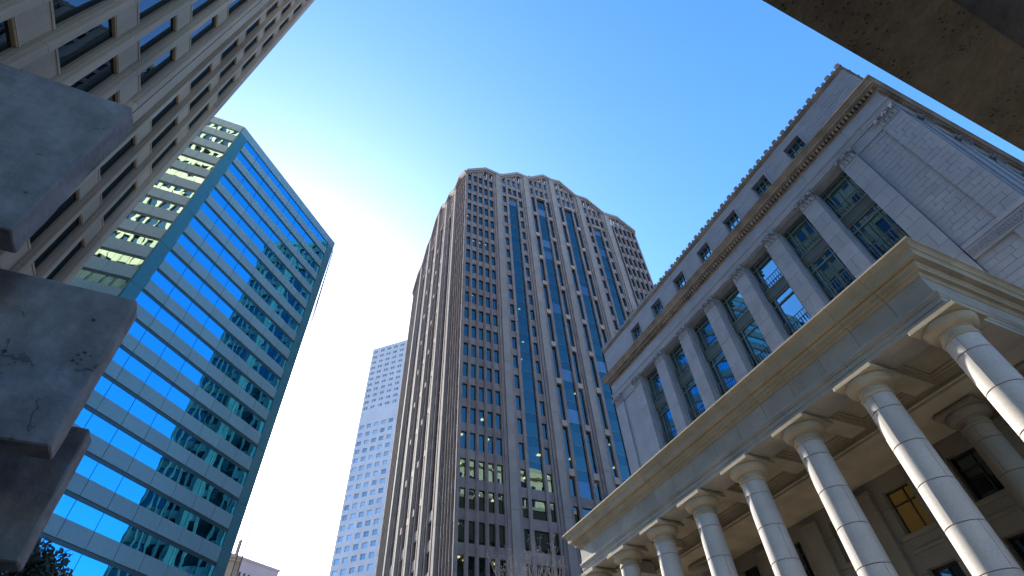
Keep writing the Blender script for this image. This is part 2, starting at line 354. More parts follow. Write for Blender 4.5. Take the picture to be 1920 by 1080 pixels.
# columns
CAPM = {}
def column(x, y, face, mat='column_stone', capmat='portico_stone', zb=-.75):
    c = empty('column', (x, y, zb), bank)
    joints = [9.06, 8.57]; z = 8.57
    while z > zb+1.0:
        z -= 1.125; joints.append(z)
    joints[-1] = zb+.42
    def rad(z):
        t = (9.1-z)/9.5; return .432+.078*min(1, max(0, t))**.8
    key = (mat, capmat)
    if key not in CAPM:
        d = {}
        for i in range(len(joints)-1):
            z1, z0 = joints[i]-.008, joints[i+1]+.008
            prof = [(rad(z0)-.012, z0), (rad(z0), z0+.010), (rad(z0), z0+.010), (rad((z0+z1)/2), (z0+z1)/2), (rad(z1), z1-.010), (rad(z1), z1-.010), (rad(z1)-.012, z1)]
            off = R(70 if i == 0 else (10, 62)[i % 2])
            segs = []
            for k in range(3):
                a0 = off+k*2*math.pi/3; g = .012/rad(z0)/2
                zc = (z0+z1)/2
                vs_, fs = lathe([(r_, zz-zc) for r_, zz in prof], a0+g, a0+2*math.pi/3-g, 14)
                n = len(vs_); ng = len(prof)
                # edge returns into the joint
                for row in (0, 14):
                    base = len(vs_)+ng
                    rim = len(vs_)
                    for e in range(ng): vs_.append(vs_[row*ng+e])
                    for e in range(ng):
                        v = vs_[row*ng+e]; vs_.append((v[0]*.95, v[1]*.95, v[2]))
                    for e in range(ng-1):
                        if prof[e] == prof[e+1]: continue
                        f = (rim+e, rim+e+1, base+e+1, base+e); fs.append(f if row == 0 else f[::-1])
                me = mesh('drum_stone', vs_, fs, mat, True); segs.append((me, zc))
            d['d%d' % i] = segs
        core = lathe([(rad(zb+.4)-.02, zb), (rad(9.1)-.02, 9.08)], n=28); d['core'] = mesh('column_core', [(a, b, e-4.5) for a, b, e in core[0]], core[1], 'joint_mortar', True)
        zc = 9.4
        pr = [(.43, 9.05), (.455, 9.055), (.47, 9.09), (.472, 9.13), (.455, 9.165), (.437, 9.17), (.437, 9.17), (.437, 9.30), (.437, 9.30), (.47, 9.31), (.47, 9.31), (.47, 9.345), (.47, 9.345), (.51, 9.35), (.51, 9.35), (.53, 9.36)]
        pr += [(.53+.155*math.sin(t*math.pi/2), 9.37+.21*(1-math.cos(t*math.pi/2))*1.0) for t in (.2, .4, .6, .8, .95)]+[(.69, 9.60), (.66, 9.66)]
        cv = lathe([(a, b-zc) for a, b in pr], n=44); d['cap'] = mesh('capital', cv[0], cv[1], capmat, True)
        d['abacus'] = box_mesh((1.42, 1.42, .13), capmat, .012)
        d['fillet'] = box_mesh((1.30, 1.30, .09), capmat, .006)
        bs = lathe([(.50, .44), (.55, .42), (.55, .38), (.60, .33), (.66, .26), (.67, .2), (.64, .14)], n=40); d['base'] = mesh('base', bs[0], bs[1], mat, True)
        CAPM[key] = d
    d = CAPM[key]
    for i in range(len(joints)-1):
        for me, zc in d['d%d' % i]: put('drum_stone', me, c, (x, y, zc))
    put('column_core', d['core'], c, (x, y, 4.5)); put('capital', d['cap'], c, (x, y, 9.4))
    put('abacus', d['abacus'], c, (x, y, 9.705)); put('abacus_fillet', d['fillet'], c, (x, y, 9.812))
    put('base', d['base'], c, (x, y, zb)); box(c, 'plinth', (x, y, zb+.06), (1.36, 1.36, .16), mat, 0, .02)
for y in YS: column(16.0, y, 0)
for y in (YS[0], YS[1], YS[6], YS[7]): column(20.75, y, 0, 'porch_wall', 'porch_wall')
span(bank, 'portico_floor', 14.6, XW, 3.2, 25.4, GZ+.02, -.76, 'portico_face')
for i in range(5): span(bank, 'step', 14.6-.32*(i+1), 14.6-.32*i-.003, 3.2, 25.4, GZ+.02, -.90-.14*i, 'portico_face', .01)
# porch ceiling
span(bank, 'ceiling_panel', 16.5, 19.3, YA0+.9, YA1-.9, 10.57, 10.66, 'portico_stone')
span(bank, 'girder', 19.2, XW-.1, YA0+.95, YA1-.95, 9.862, 10.60, 'portico_stone')
span(bank, 'girder_edge', 19.12, 19.198, YA0+1.0, YA1-1.0, 9.95, 10.02, 'portico_stone', .01)
for y in YS:
    span(bank, 'ceiling_beam', 16.602, 19.198, y-.36, y+.36, 10.22, 10.568, 'portico_stone', .01)
for i in range(7):
    a, b = YS[i]+.362, YS[i+1]-.362
    for k, e in ((0, 0), (1, .10)):
        z0, z1 = (10.40, 10.48) if k == 0 else (10.48, 10.568)
        t = .06+.06*k
        span(bank, 'coffer_moulding', 16.604, 19.196, a, a+t, z0, z1, 'portico_stone')
        span(bank, 'coffer_moulding', 16.604, 19.196, b-t, b, z0, z1, 'portico_stone')
        span(bank, 'coffer_moulding', 16.604, 16.604+t, a+t, b-t, z0, z1, 'portico_stone')
        span(bank, 'coffer_moulding', 19.196-t, 19.196, a+t, b-t, z0, z1, 'portico_stone')
# porch wall: piers, spandrels, windows
PX = 21.9
edges = [YA0-.1]
for i in range(7):
    c = (YS[i]+YS[i+1])/2; edges += [c-.55, c+.55]
edges.append(YA1+.1)
for i in range(0, 16, 2):
    for k in range(9):
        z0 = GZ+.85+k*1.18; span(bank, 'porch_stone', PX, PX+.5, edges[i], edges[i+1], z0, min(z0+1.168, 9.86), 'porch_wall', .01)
for i in range(8):
    y = YS[i]
    span(bank, 'porch_pilaster', PX-.16, PX-.002, y-.40, y+.40, -.75, 9.22, 'porch_wall', .01)
    span(bank, 'pilaster_cap', PX-.20, PX-.003, y-.43, y+.43, 9.222, 9.36, 'porch_wall', .01)
    span(bank, 'pilaster_cap', PX-.24, PX-.003, y-.47, y+.47, 9.362, 9.52, 'porch_wall', .01)
for i in range(7):
    c = (YS[i]+YS[i+1])/2
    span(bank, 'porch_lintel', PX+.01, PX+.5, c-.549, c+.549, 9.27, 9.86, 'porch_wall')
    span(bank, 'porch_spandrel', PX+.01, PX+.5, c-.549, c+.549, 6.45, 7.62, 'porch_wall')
    span(bank, 'window_ledge', PX-.10, PX-.002, c-.72, c+.72, 7.46, 7.62, 'porch_wall', .02)
    span(bank, 'window_ledge', PX-.05, PX-.002, c-.62, c+.62, 6.98, 7.10, 'porch_wall', .01)
    for z0, z1 in ((7.62, 9.27), (-.7, 6.45)):
        wn = empty('porch_window', (PX+.3, c, z0), bank)
        am = (i == 2 and z0 > 0)
        span(wn, 'pane', PX+.34, PX+.36, c-.545, c+.545, z0, z1, 'amber_room' if am else 'glass_dark')
        for yy in (-.53, -.14, .53) if z0 > 0 else (-.53, 0, .53):
            span(wn, 'mullion', PX+.27, PX+.34, c+yy-.022, c+yy+.022, z0, z1, 'black_frame')
        for zz in (z0+.03, z0+(z1-z0)*.68, z1-.03):
            span(wn, 'rail', PX+.275, PX+.337, c-.545, c+.545, zz-.025, zz+.025, 'black_frame')

# main block behind
Y0, Y1 = 1.565, 27.06
span(bank, 'main_block', XW+.95, 48, Y0+.3, Y1-.3, GZ, 28.6, 'dark_core')
blocks = Pool(bank, 'stone_block'); BG = 'bank_granite'
def courses(y0, y1, z0, z1, x, h, ln, d=.3, mat=BG):
    z = z0; k = 0
    while z < z1-.05:
        zt = min(z+h, z1)
        if z1-zt < .12: zt = z1
        y = y0; first = True
        while y < y1-.02:
            L_ = ln*(.5 if first and k % 2 else 1)*random.uniform(.8, 1.2); first = False
            yt = y+L_
            if y1-yt < ln*.35: yt = y1
            pr = random.uniform(0, .010)
            blocks.span(x-pr, x+d, y+.005, yt-.004, z+.004, zt-.004, mat, .007)
            y = yt
        z = zt; k += 1
# end bays: corner pilaster, sunken panel, pilaster shafts
for s in (0, 1):
    def yy(v): return v if s == 0 else 28.625-v
    for a, b, x, ln in ((Y0, 2.58, 22.0, .52), (2.583, 4.10, 22.09, .72)):
        a2, b2 = sorted((yy(a), yy(b)))
        if s == 0: courses(a2, b2, 12.0, 23.17, x, .31, ln)
        else: span(bank, 'wall_panel', x, x+.4, a2, b2, 12.0, 23.17, BG)
    a2, b2 = sorted((yy(Y0), yy(4.1)))
    span(bank, 'panel_head', 22.03, 22.4, a2+.002, b2-.002, 23.172, 23.99, BG)
    span(bank, 'wall_backing', 22.30, 22.9, a2+.01, b2+.6 if s == 0 else b2, 11.9, 24.6, 'joint_mortar')
span(bank, 'key_band', 21.93, 22.08, Y0+.01, 4.06, 15.36, 15.55, BG, .015)
span(bank, 'key_band', 21.965, 22.08, Y0+.01, 4.06, 14.80, 15.355, BG, .01)
for i in range(11):
    yb = 1.66+i*.222
    for dz, dy, hz, hy in ((.0, 0, .035, .17), (.29, 0, .035, .17), (.0, .0, .325, .035), (.1, .07, .035, .10), (.1, .135, .2, .035)):
        span(bank, 'key_ornament', 21.935, 21.964, yb+dy, yb+dy+hy, 14.92+dz, 14.92+dz+hz, BG)
for y in YS: courses(y-.46, y+.46, 12.0, 23.15, 21.99, .84, .92)
for y in YS: span(bank, 'pilaster_core', 22.20, 22.9, y-.455, y+.455, 12.0, 24.2, BG)
# pilaster capitals with leaves and volutes
def capital_mesh(wd):
    bm = bmesh.new()
    def bx(x0, x1, y0, y1, z0, z1, tp=0):
        v = [bm.verts.new(q) for q in ((x0, y0, z0), (x1, y0, z0), (x1, y1, z0), (x0, y1, z0), (x0-tp, y0-tp, z1), (x1, y0-tp, z1), (x1, y1+tp, z1), (x0-tp, y1+tp, z1))]
        for f in CUBEF: bm.faces.new([v[i] for i in f])
    h = wd/2
    bx(-.03, .25, -h-.02, h+.02, 0, .05)
    bx(.04, .25, -h+.05, h-.05, .05, .60, .03)
    def leaf(yc, z0, ht, wl, out):
        n = 5; pts = []
        for i in range(n+1):
            t = i/n; wv = wl*(1-.55*t*t)*(.75+.35*math.sin(t*math.pi)); xo = -.02-out*(t**2.2); zz = z0+ht*t-(.05*ht if i == n else 0)
            if i == n: xo -= out*.35; zz -= ht*.08
            pts.append((xo, wv, zz))
        rows = []
        for xo, wv, zz in pts:
            rows.append([bm.verts.new((xo+.025, yc-wv/2, zz)), bm.verts.new((xo-.018, yc, zz)), bm.verts.new((xo+.025, yc+wv/2, zz)), bm.verts.new((xo+.06, yc, zz))])
        for a, b in zip(rows, rows[1:]):
            for i in range(4): bm.faces.new((a[i], a[(i+1) % 4], b[(i+1) % 4], b[i]))
        bm.faces.new(rows[-1])
    for k in range(4): leaf(-h+.13+k*(2*h-.26)/3, .05, .26, .20, .14)
    for k in range(3): leaf(-h+.24+k*(2*h-.48)/2, .20, .28, .17, .17)
    for s in (-1, 1):
        for rr, yo, zo, xx in ((.105, h-.02, .475, -.13), (.06, h-.02, .475, -.16), (.06, .09, .47, -.10)):
            m_ = Matrix.Translation((xx, s*yo, zo)) @ Matrix.Rotation(R(90), 4, 'Y')
            bmesh.ops.create_cone(bm, cap_ends=True, segments=12, radius1=rr, radius2=rr*.8, depth=.14, matrix=m_)
    bmesh.ops.create_icosphere(bm, subdivisions=1, radius=.075, matrix=Matrix.Translation((-.12, 0, .56)))
    bx(-.11, .25, -h-.10, h+.10, .60, .65, .03); bx(-.15, .25, -h-.14, h+.14, .652, .70)
    me = bpy.data.meshes.new('capital'); bm.to_mesh(me); bm.free(); me.materials.append(MATS[BG]); return me
cm = capital_mesh(.92)
for y in YS+[2.07, 26.555]: put('pilaster_capital', cm, bank, (21.985, y, 23.16))
# upper entablature
uc = [Y0+.2+1.39*i for i in range(1, 19)]
moulding('upper_architrave', [(.02, 23.87), (.02, 24.02), (.035, 24.025), (.035, 24.20), (.05, 24.22), (.07, 24.27), (.10, 24.30), (.10, 24.36), (.03, 24.38)], XW, Y0, Y1, 47, BG, uc, inner=-.6)
moulding('upper_frieze', [(0, 24.384), (0, 25.20)], XW, Y0, Y1, 47, BG, [y+.7 for y in uc[::2]], inner=-.6)
moulding('upper_cornice', [(.01, 25.204), (.03, 25.24), (.07, 25.27), (.07, 25.31), (.03, 25.315), (.03, 25.52), (.215, 25.525), (.22, 25.57), (.23, 25.60), (.31, 25.605), (.32, 25.77), (.34, 25.80), (.36, 25.82), (.38, 25.90), (.43, 25.97), (.46, 25.99), (.46, 26.07), (.25, 26.14), (.02, 26.20)],
         XW, Y0, Y1, 47, 'bank_cornice', [Y0+1.39*i for i in range(1, 19)], inner=-.6)
dent = Pool(bank, 'dentil')
y = Y0-.02
while y < Y1+.05:
    dent.span(XW-.20, XW-.058, y, y+.125, 25.30, 25.515, 'bank_cornice'); y += .225
x = XW+.1
while x < 40:
    dent.span(x, x+.125, Y0-.20, Y0-.058, 25.30, 25.515, 'bank_cornice'); x += .225
dent.build('dentil_row')
# modillion soffit leaves near the end are read as a beaded band
# windows between pilasters
for i in range(7):
    a, b = YS[i]+.46, YS[i+1]-.46; c = (a+b)/2
    wn = empty('tall_window', (22.6, c, 12.2), bank)
    GXp = 22.74
    for z0, z1, tr in ((20.80, 23.98, 0), (21.50, 24.0, 1)):
        pass
    span(wn, 'lintel_moulding', 22.30, 22.62, a, b, 23.74, 23.868, BG)
    span(wn, 'lintel_moulding', 22.05, 22.29, a, b, 23.80, 23.868, BG)
    ys_ = [a+.02, a+.34, b-.34, b-.02]
    for z0, z1, zt in ((21.50, 23.74, 23.34), (12.2, 20.82, 20.30)):
        for j in range(3):
            for q0, q1 in ((z0, zt), (zt, z1)):
                if q1-q0 < .05: continue
                mt_ = 'glass_bank'
                o = span(wn, 'pane', GXp, GXp+.02, ys_[j]+.01, ys_[j+1]-.01, q0+.01, q1-.01, mt_)
                o.rotation_euler = (0, R(random.uniform(-.12, .12)), R(random.uniform(-.12, .12)))
        for yv in ys_: span(wn, 'mullion', GXp-.09, GXp-.012, yv-.024, yv+.024, z0, z1, 'window_metal')
        for zz in (z0+.03, zt, z1-.03): span(wn, 'transom', GXp-.085, GXp-.014, a+.03, b-.03, zz-.028, zz+.028, 'window_metal')
    span(wn, 'spandrel_panel', GXp-.14, GXp+.05, a+.004, b-.004, 20.83, 21.49, 'bronze_panel', .02)
    span(wn, 'sill', GXp-.20, GXp-.141, a+.01, b-.01, 21.44, 21.50, 'window_metal', .01)
    for z0, z1 in ((21.50, 22.12), (18.25, 18.92)):
        rl = empty('railing', (GXp-.2, c, z0), wn)
        # third level only: the bars join the window as its own pieces
        bpy.data.objects.remove(rl)
        span(wn, 'handrail', GXp-.24, GXp-.20, a+.01, b-.01, z1-.03, z1, 'rail_metal')
        n = 11
        for k in range(n):
            yv = a+.06+(b-a-.12)*k/(n-1); span(wn, 'baluster', GXp-.235, GXp-.205, yv-.014, yv+.014, z0+.01, z1-.032, 'rail_metal')
    for s, yv in ((-1, a), (1, b)):
        for xx, dd in ((22.16, .03), (22.36, .05)):
            y0_, y1_ = sorted((yv, yv-s*dd)); span(wn, 'jamb_moulding', xx, xx+.16, y0_, y1_, 12.0, 23.74, BG)
# attic storey
AX = 22.05
ws = [((YS[i]+YS[i+1])/2-.56, (YS[i]+YS[i+1])/2+.56) for i in range(7)]
courses(Y0+.02, Y1-.02, 27.86, 28.55, AX, .23, .95)
pr_ = Y0+.02
for a, b in ws+[(Y1-.02, 0)]:
    courses(pr_, a, 26.2, 27.86, AX, .277, .85); pr_ = b
for a, b in ws:
    wn = empty('attic_window', (AX, (a+b)/2, 26.4), bank)
    span(wn, 'sill', AX-.03, AX+.3, a, b, 26.2, 26.42, BG)
    for q in (a-.10, b): span(wn, 'surround', AX-.035, AX-.012, q, q+.10, 26.2, 27.95, BG, .006)
    span(wn, 'surround', AX-.036, AX-.012, a+.001, b-.001, 27.86, 27.95, BG, .006)
    span(wn, 'reveal', AX+.301, AX+.42, a-.05, b+.05, 26.2, 27.95, 'window_metal') if False else None
    for q0, q1 in ((a, a+.37), (a+.37, b-.37), (b-.37, b)):
        o = span(wn, 'pane', AX+.30, AX+.32, q0+.01, q1-.01, 26.42, 27.855, 'glass_bank'); o.rotation_euler = (0, R(random.uniform(-.12, .12)), R(random.uniform(-.12, .12)))
    for q in (a+.02, a+.37, b-.37, b-.02): span(wn, 'mullion', AX+.22, AX+.296, q-.02, q+.02, 26.42, 27.855, 'window_metal')
    span(wn, 'transom', AX+.225, AX+.295, a, b, 27.42, 27.46, 'window_metal')
blocks.build('stone_blocks_small')
span(bank, 'attic_backing', AX+.42, 47, Y0+.05, Y1-.05, 26.0, 28.6, 'joint_mortar')
# south wall and attic return
span(bank, 'south_wall', XW+.31, 47, Y0+.02, Y0+.6, GZ, 23.85, BG)
for i in range(8):
    xx = 24.2+i*2.782; span(bank, 'south_pilaster', xx-.46, xx+.46, Y0-.05, Y0+.018, 12, 23.16, BG)
    put('pilaster_capital', cm, bank, (xx, Y0-.03, 23.16), R(90))
span(bank, 'attic_south', AX+.305, 47, Y0+.02, Y0+.4, 26.15, 28.55, BG)
moulding('roof_moulding', [(-.05, 28.553), (-.03, 28.60), (.03, 28.66), (.04, 28.74), (.08, 28.77), (.08, 28.84)], XW, Y0, Y1, 47, 'bank_cornice', [Y0+2.1*i for i in range(1, 12)], inner=-.5)
def antefix_mesh(big):
    bm = bmesh.new(); r_ = .155 if big else .10; h = .30 if big else .17
    out = [(-r_, 0), (-r_*.95, h*.45)]
    for i in range(9):
        t = math.pi*(1-i/8); out.append((r_*math.cos(t), h*.55+r_*math.sin(t)*.95))
    out += [(r_*.95, h*.45), (r_, 0)]
    f = [bm.verts.new((-.06, a, b)) for a, b in out]; g = [bm.verts.new((.10, a*.9, b*.94)) for a, b in out]
    bm.faces.new(f[::-1]); bm.faces.new(g)
    for i in range(len(out)): j = (i+1) % len(out); bm.faces.new((f[i], f[j], g[j], g[i]))
    if big:
        bmesh.ops.create_cone(bm, cap_ends=True, segments=12, radius1=.075, radius2=.05, depth=.05, matrix=Matrix.Translation((-.08, 0, h*.6)) @ Matrix.Rotation(R(90), 4, 'Y'))
    me = bpy.data.meshes.new('antefix'); bm.normal_update(); bm.to_mesh(me); bm.free(); me.materials.append(MATS[BG]); return me
ab, asm = antefix_mesh(True), antefix_mesh(False)
y = 1.62; k = 0
while y < Y1:
    put('antefix', asm if k % 2 else ab, bank, (XW-.01, y, 28.845)); y += .352; k += 1
for k in range(18):
    put('antefix', asm if k % 2 else ab, bank, (XW+.15+.352*k, Y0+.01, 28.845), R(90))
span(bank, 'roof', 22.1, 46.9, Y0+.15, Y1-.15, 28.6, 28.95, 'bank_cornice')

GZU = GZ/UNIT
# ------------------------------------------------------------------ granite office tower
TX, TY, TW, TD = 22.9, 66.0, 52.0, 46.6
tower = empty('office_tower', (TX+TW/2, TY+TD/2, GZU), label='tall brown granite office tower with gabled parapet and dark blue glass strips', cat='tower')
FH = 4.513; T0 = 121.87
ROOF = [(0, 123.2), (5.2, 127.5), (9.7, 126.9), (14.8, 131.5), (18.4, 131.2), (23.3, 135.9), (26, 135.2), (28.7, 135.9), (33.6, 131.2), (37.2, 131.5), (42.3, 126.9), (46.8, 127.5), (52, 123.2)]
def roofz(u):
    for (a, za), (b, zb) in zip(ROOF, ROOF[1:]):
        if a <= u <= b: return za+(zb-za)*(u-a)/(b-a)
    return 123.2
bld = Pool(tower, 'blind')
win, spn, fin, cur, sil = (Pool(tower, n) for n in ('window_pane', 'spandrel_panel', 'fin', 'curtain_pane', 'sill_block'))
lit = []
ZB = GZU+.1
def tower_face(face):
    S = 1.0 if face == 0 else TD/TW
    def T(u, w_): return (TX+u*S, TY-w_) if face == 0 else (TX-w_, TY+u*S)
    def add(pool, u0, u1, w0, w1, z0, z1, mat, bev=0, tilt=None):
        a, b = T(u0, w0), T(u1, w1)
        pool.add(((a[0]+b[0])/2, (a[1]+b[1])/2, (z0+z1)/2), (abs(a[0]-b[0]), abs(a[1]-b[1]), abs(z1-z0)), mat, 0, bev, tilt)
    def pane(pool, u0, u1, z0, z1, w0=-.30, allow=True):
        blind = random.random() < .10 and z1 > 45
        tl = (R(random.uniform(-.2, .2)), 0) if face == 0 else (0, R(random.uniform(-.2, .2)))
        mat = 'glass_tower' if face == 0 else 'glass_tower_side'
        if face == 0 and z1 > 26 and random.random() < .3:      # a roller blind part way down behind the pane
            add(bld, u0+.02, u1-.02, -.46, -.44, z1-(z1-z0)*random.choice((.25, .4, .6, .97)), z1, 'blind_cloth')
        add(pool, u0, u1, w0-.02, w0, z0, z1, mat, 0, tl)
    def wincol(u0, u1, k0, k1, pool=win):
        for k in range(k0, k1+1):
            t = T0-FH*k
            if t < ZB+4: break
            pane(pool, u0, u1, t-2.95, t)
    def spandrels(u0, u1, k0, k1, top=None):
        for k in range(k0, k1+1):
            t = T0-FH*k
            if t < ZB+4: break
            add(spn, u0-.02, u1+.02, -.34, -.04, t-FH+.004, t-2.96, 'tower_granite')
    KMAX = 27
    def finbar(u0, u1, out=.10):
        zt = min(roofz(u0), roofz(u1))-.9; add(fin, u0, u1, -.36, out, ZB, zt, 'tower_granite' if u1-u0 < 1 else 'tower_pier')
    # end bays
    for side in (0, 1):
        f = (lambda u: u) if side == 0 else (lambda u: 52-u)
        us = [sorted((f(.45+1.465*k), f(.45+1.465*k+.93))) for k in range(5)]
        for a, b in us: wincol(a, b, 0, KMAX); spandrels(a, b, 0, KMAX)
        for a, b in us:
            zt = min(roofz(a), roofz(b))-1.0
            if zt > T0+3.2:      # the openings under the gable
                add(spn, a-.02, b+.02, -.34, -.04, T0+.01, T0+1.5, 'tower_granite')
                add(win, a, b, -.62, -.60, T0+1.5, min(zt, T0+4.2), 'dark_core')
                if zt > T0+4.2: add(spn, a-.02, b+.02, -.34, -.04, T0+4.2, zt+.3, 'tower_granite')
            else: add(spn, a-.02, b+.02, -.34, -.04, T0+.01, zt+.5, 'tower_granite')
        e = [f(0), *[v for ab_ in us for v in ab_], f(7.6)] if side == 0 else None
        bars = [(0, .44)]+[(.45+1.465*k+.94, .45+1.465*(k+1)-.01) for k in range(4)]+[(.45+1.465*4+.94, 7.55)]
        for a, b in bars:
            a, b = sorted((f(a), f(b))); finbar(a+.001, b-.001, .10)
            if b-a > .45: add(fin, (a+b)/2-.06, (a+b)/2+.06, .101, .19, ZB, min(roofz(a), roofz(b))-1, 'tower_granite')
    # broad piers
    for k in range(5):
        a = 7.56+8.46*k; b = a+2.38
        zt = min(roofz(a), roofz(b))-.3
        z = ZB
        while z < zt:
            z2 = min(z+FH*2, zt)
            add(fin, a+.55, b-.55, -.3, .42, z+.01, z2-.01, 'tower_pier', .02); z = z2
        for q0, q1, o_ in ((a, a+.50, .22), (b-.50, b, .22)):
            add(fin, q0, q1, -.36, o_, ZB, zt, 'tower_granite')
        for q0, q1 in ((a+.501, a+.549), (b-.549, b-.501)): add(fin, q0, q1, -.36, .02, ZB, zt, 'tower_granite')
    # glazed bays
    for k in range(4):
        b0 = 10.07+8.46*k
        n1, wd, n2 = (b0, b0+.95), (b0+1.56, b0+4.02), (b0+4.53, b0+5.48)
        hi = k in (1, 2); kt = 0 if hi else 1
        for r_ in range(kt-2, kt):
            m1, m2 = (wd[0], wd[0]+.98), (wd[1]-.98, wd[1])
            for a, b in (n1, m1, m2, n2): wincol(a, b, r_, r_); spandrels(a, b, r_, r_)
            t = T0-FH*r_; add(fin, m1[1]+.03, m2[0]-.03, -.36, .04, t-FH, t+.4, 'tower_granite')
        tt = T0-FH*(kt-2)
        for a, b in (n1, (wd[0], wd[0]+.98), (wd[1]-.98, wd[1]), n2):
            zt = min(roofz(a), roofz(b))-.9
            add(spn, a-.02, b+.02, -.34, -.04, tt+.01, tt+1.2, 'tower_granite')
            if zt > tt+2.2: add(win, a, b, -.62, -.60, tt+1.2, zt, 'dark_core')
            add(spn, a-.02, b+.02, -.34, -.04, max(tt+1.21, zt), max(tt+1.22, zt)+.9, 'tower_granite')
        add(fin, wd[0]+1.0, wd[1]-1.0, -.36, .04, tt+.4, min(roofz(wd[0]), roofz(wd[1]))-.5, 'tower_granite')
        # curtain strip
        gw = -.30 if face == 0 else -.25; gm = 'glass_tower' if face == 0 else 'glass_tower_side'
        top = T0-FH*kt; bot = T0-FH*18-2.95
        add(sil, wd[0]-.05, wd[1]+.05, -.3, .30, top-.02, top+.55, 'tower_pink', .03)
        z = top-.05
        while z > bot+.3:
            add(cur, wd[0], wd[1], gw-.02, gw, z-2.80, z-.02, gm if random.random() > .14 or face else 'glass_blind', 0, (R(random.uniform(-.15, .15)), 0) if face == 0 else (0, R(random.uniform(-.15, .15))))
            add(cur, wd[0], wd[1], gw-.03, gw-.01, z-FH+.02, z-2.84, 'glass_spandrel' if face == 0 else gm)
            add(fin, wd[0], wd[1], gw, gw+.04, z-2.86, z-2.80, 'window_metal')
            z -= FH
        for k2 in range(19, KMAX):
            t = T0-FH*k2
            if t < ZB+4: break
            pane(win, wd[0], wd[1], t-2.95, t); add(spn, wd[0]-.02, wd[1]+.02, -.34, -.04, t+.004, t+FH-2.96, 'tower_granite')
        # flanks
        for a, b in (n1, n2):
            if hi:
                r_ = 0
                while r_ < 18:
                    t = T0-FH*r_
                    pane(win, a, b, t-3.7, t); pane(win, a, b, t-FH*2+1.5, t-3.72)
                    add(sil, a-.04, b+.04, -.34, .26, t-FH*2+.25, t-FH*2+1.45, 'tower_pink', .03)
                    r_ += 2
                wincol(a, b, 18, KMAX); spandrels(a, b, 18, KMAX)
            else:
                wincol(a, b, 1, KMAX); spandrels(a, b, 1, KMAX)
        for a, b in ((b0-.12, b0-.02), (n1[1]+.02, wd[0]-.02), (wd[1]+.02, n2[0]-.02), (n2[1]+.02, n2[1]+.38)):
            finbar(a, b, .12)
    # parapet following the gables
    for (a, za), (b, zb) in zip(ROOF, ROOF[1:]):
        P = []
        for u, z, lo in ((a, za, -1.0), (b, zb, -1.0), (b, zb, 0), (a, za, 0)):
            for w_ in (-.6, .55):
                q = T(u, w_); P.append((q[0], q[1], z+lo))
        c = Vector((sum(p[0] for p in P)/8, sum(p[1] for p in P)/8, sum(p[2] for p in P)/8))
        vv = [tuple(Vector(p)-c) for p in P]
        fs = [(0, 2, 3, 1), (2, 4, 5, 3), (4, 6, 7, 5), (6, 0, 1, 7), (0, 6, 4, 2), (1, 3, 5, 7)]
        put('parapet', mesh('parapet', vv, fs, 'tower_pier'), tower, c)
        P2 = []
        for u, z, lo in ((a, za, -1.75), (b, zb, -1.75), (b, zb, -1.004), (a, za, -1.004)):
            for w_ in (-.5, .30):
                q = T(u, w_); P2.append((q[0]-c[0], q[1]-c[1], z+lo-c[2]))
        put('parapet_moulding', mesh('parapet_moulding', P2, fs, 'tower_granite'), tower, c)
tower_face(0); tower_face(1)
for p_ in (win, spn, fin, cur, sil, bld): p_.build()
# rooms behind the glass
span(tower, 'building_core', TX+5, TX+TW-.5, TY+5, TY+TD-.5, GZU, 121, 'room_dark')
fl = [T0+.75-FH*k for k in range(0, 28) if T0+.75-FH*k > 1]
for z in fl: span(tower, 'floor_slab', TX+.45, TX+5.0, TY+.45, TY+TD-.5, z-.4, z, 'room_ceiling'); span(tower, 'floor_slab', TX+5.001, TX+TW-.5, TY+.45, TY+5.0, z-.4, z, 'room_ceiling')
span(tower, 'roof_slab', TX+.7, TX+TW-.5, TY+.7, TY+TD-.5, 121.2, 122.6, 'room_dark')
span(tower, 'rear_wall', TX+.6, TX+TW, TY+TD-.4, TY+TD, GZU, 122, 'tower_granite')
span(tower, 'side_wall', TX+TW-.4, TX+TW, TY+.5, TY+TD-.41, GZU, 122, 'tower_granite')
random.seed(11)
bays = [(.5+1.465*k, .93) for k in range(5)]+[(10.1, .9), (11.9, 1.9), (14.6, .9), (18.6, .9), (20.3, 1.9), (23.1, .9), (27.0, .9), (28.8, 1.9)]
for k in range(14, 27):
    for u, wd_ in bays:
        if random.random() < (.42 if k >= 18 else .12):
            z = T0+.35-FH*k-.06; uu = TX+u+random.uniform(0, .3)*wd_; yy_ = TY+random.choice((1.2, 1.9, 2.6))
            span(tower, 'ceiling_light', uu, uu+min(.8, wd_*.75), yy_, yy_+.55, z-.05, z, 'lamp_warm')
for k, u in ((4, .6), (6, 2.1), (6, 3.6), (6, 5.0), (10, 2.0), (10, 12.4), (9, 21.2), (5, 20.9), (12, 12.6), (13, 11.9)):
    z = T0+.35-FH*k-.06; span(tower, 'ceiling_light', TX+u+.1, TX+u+.5, TY+.9, TY+1.05, z-.05, z, 'lamp_warm')

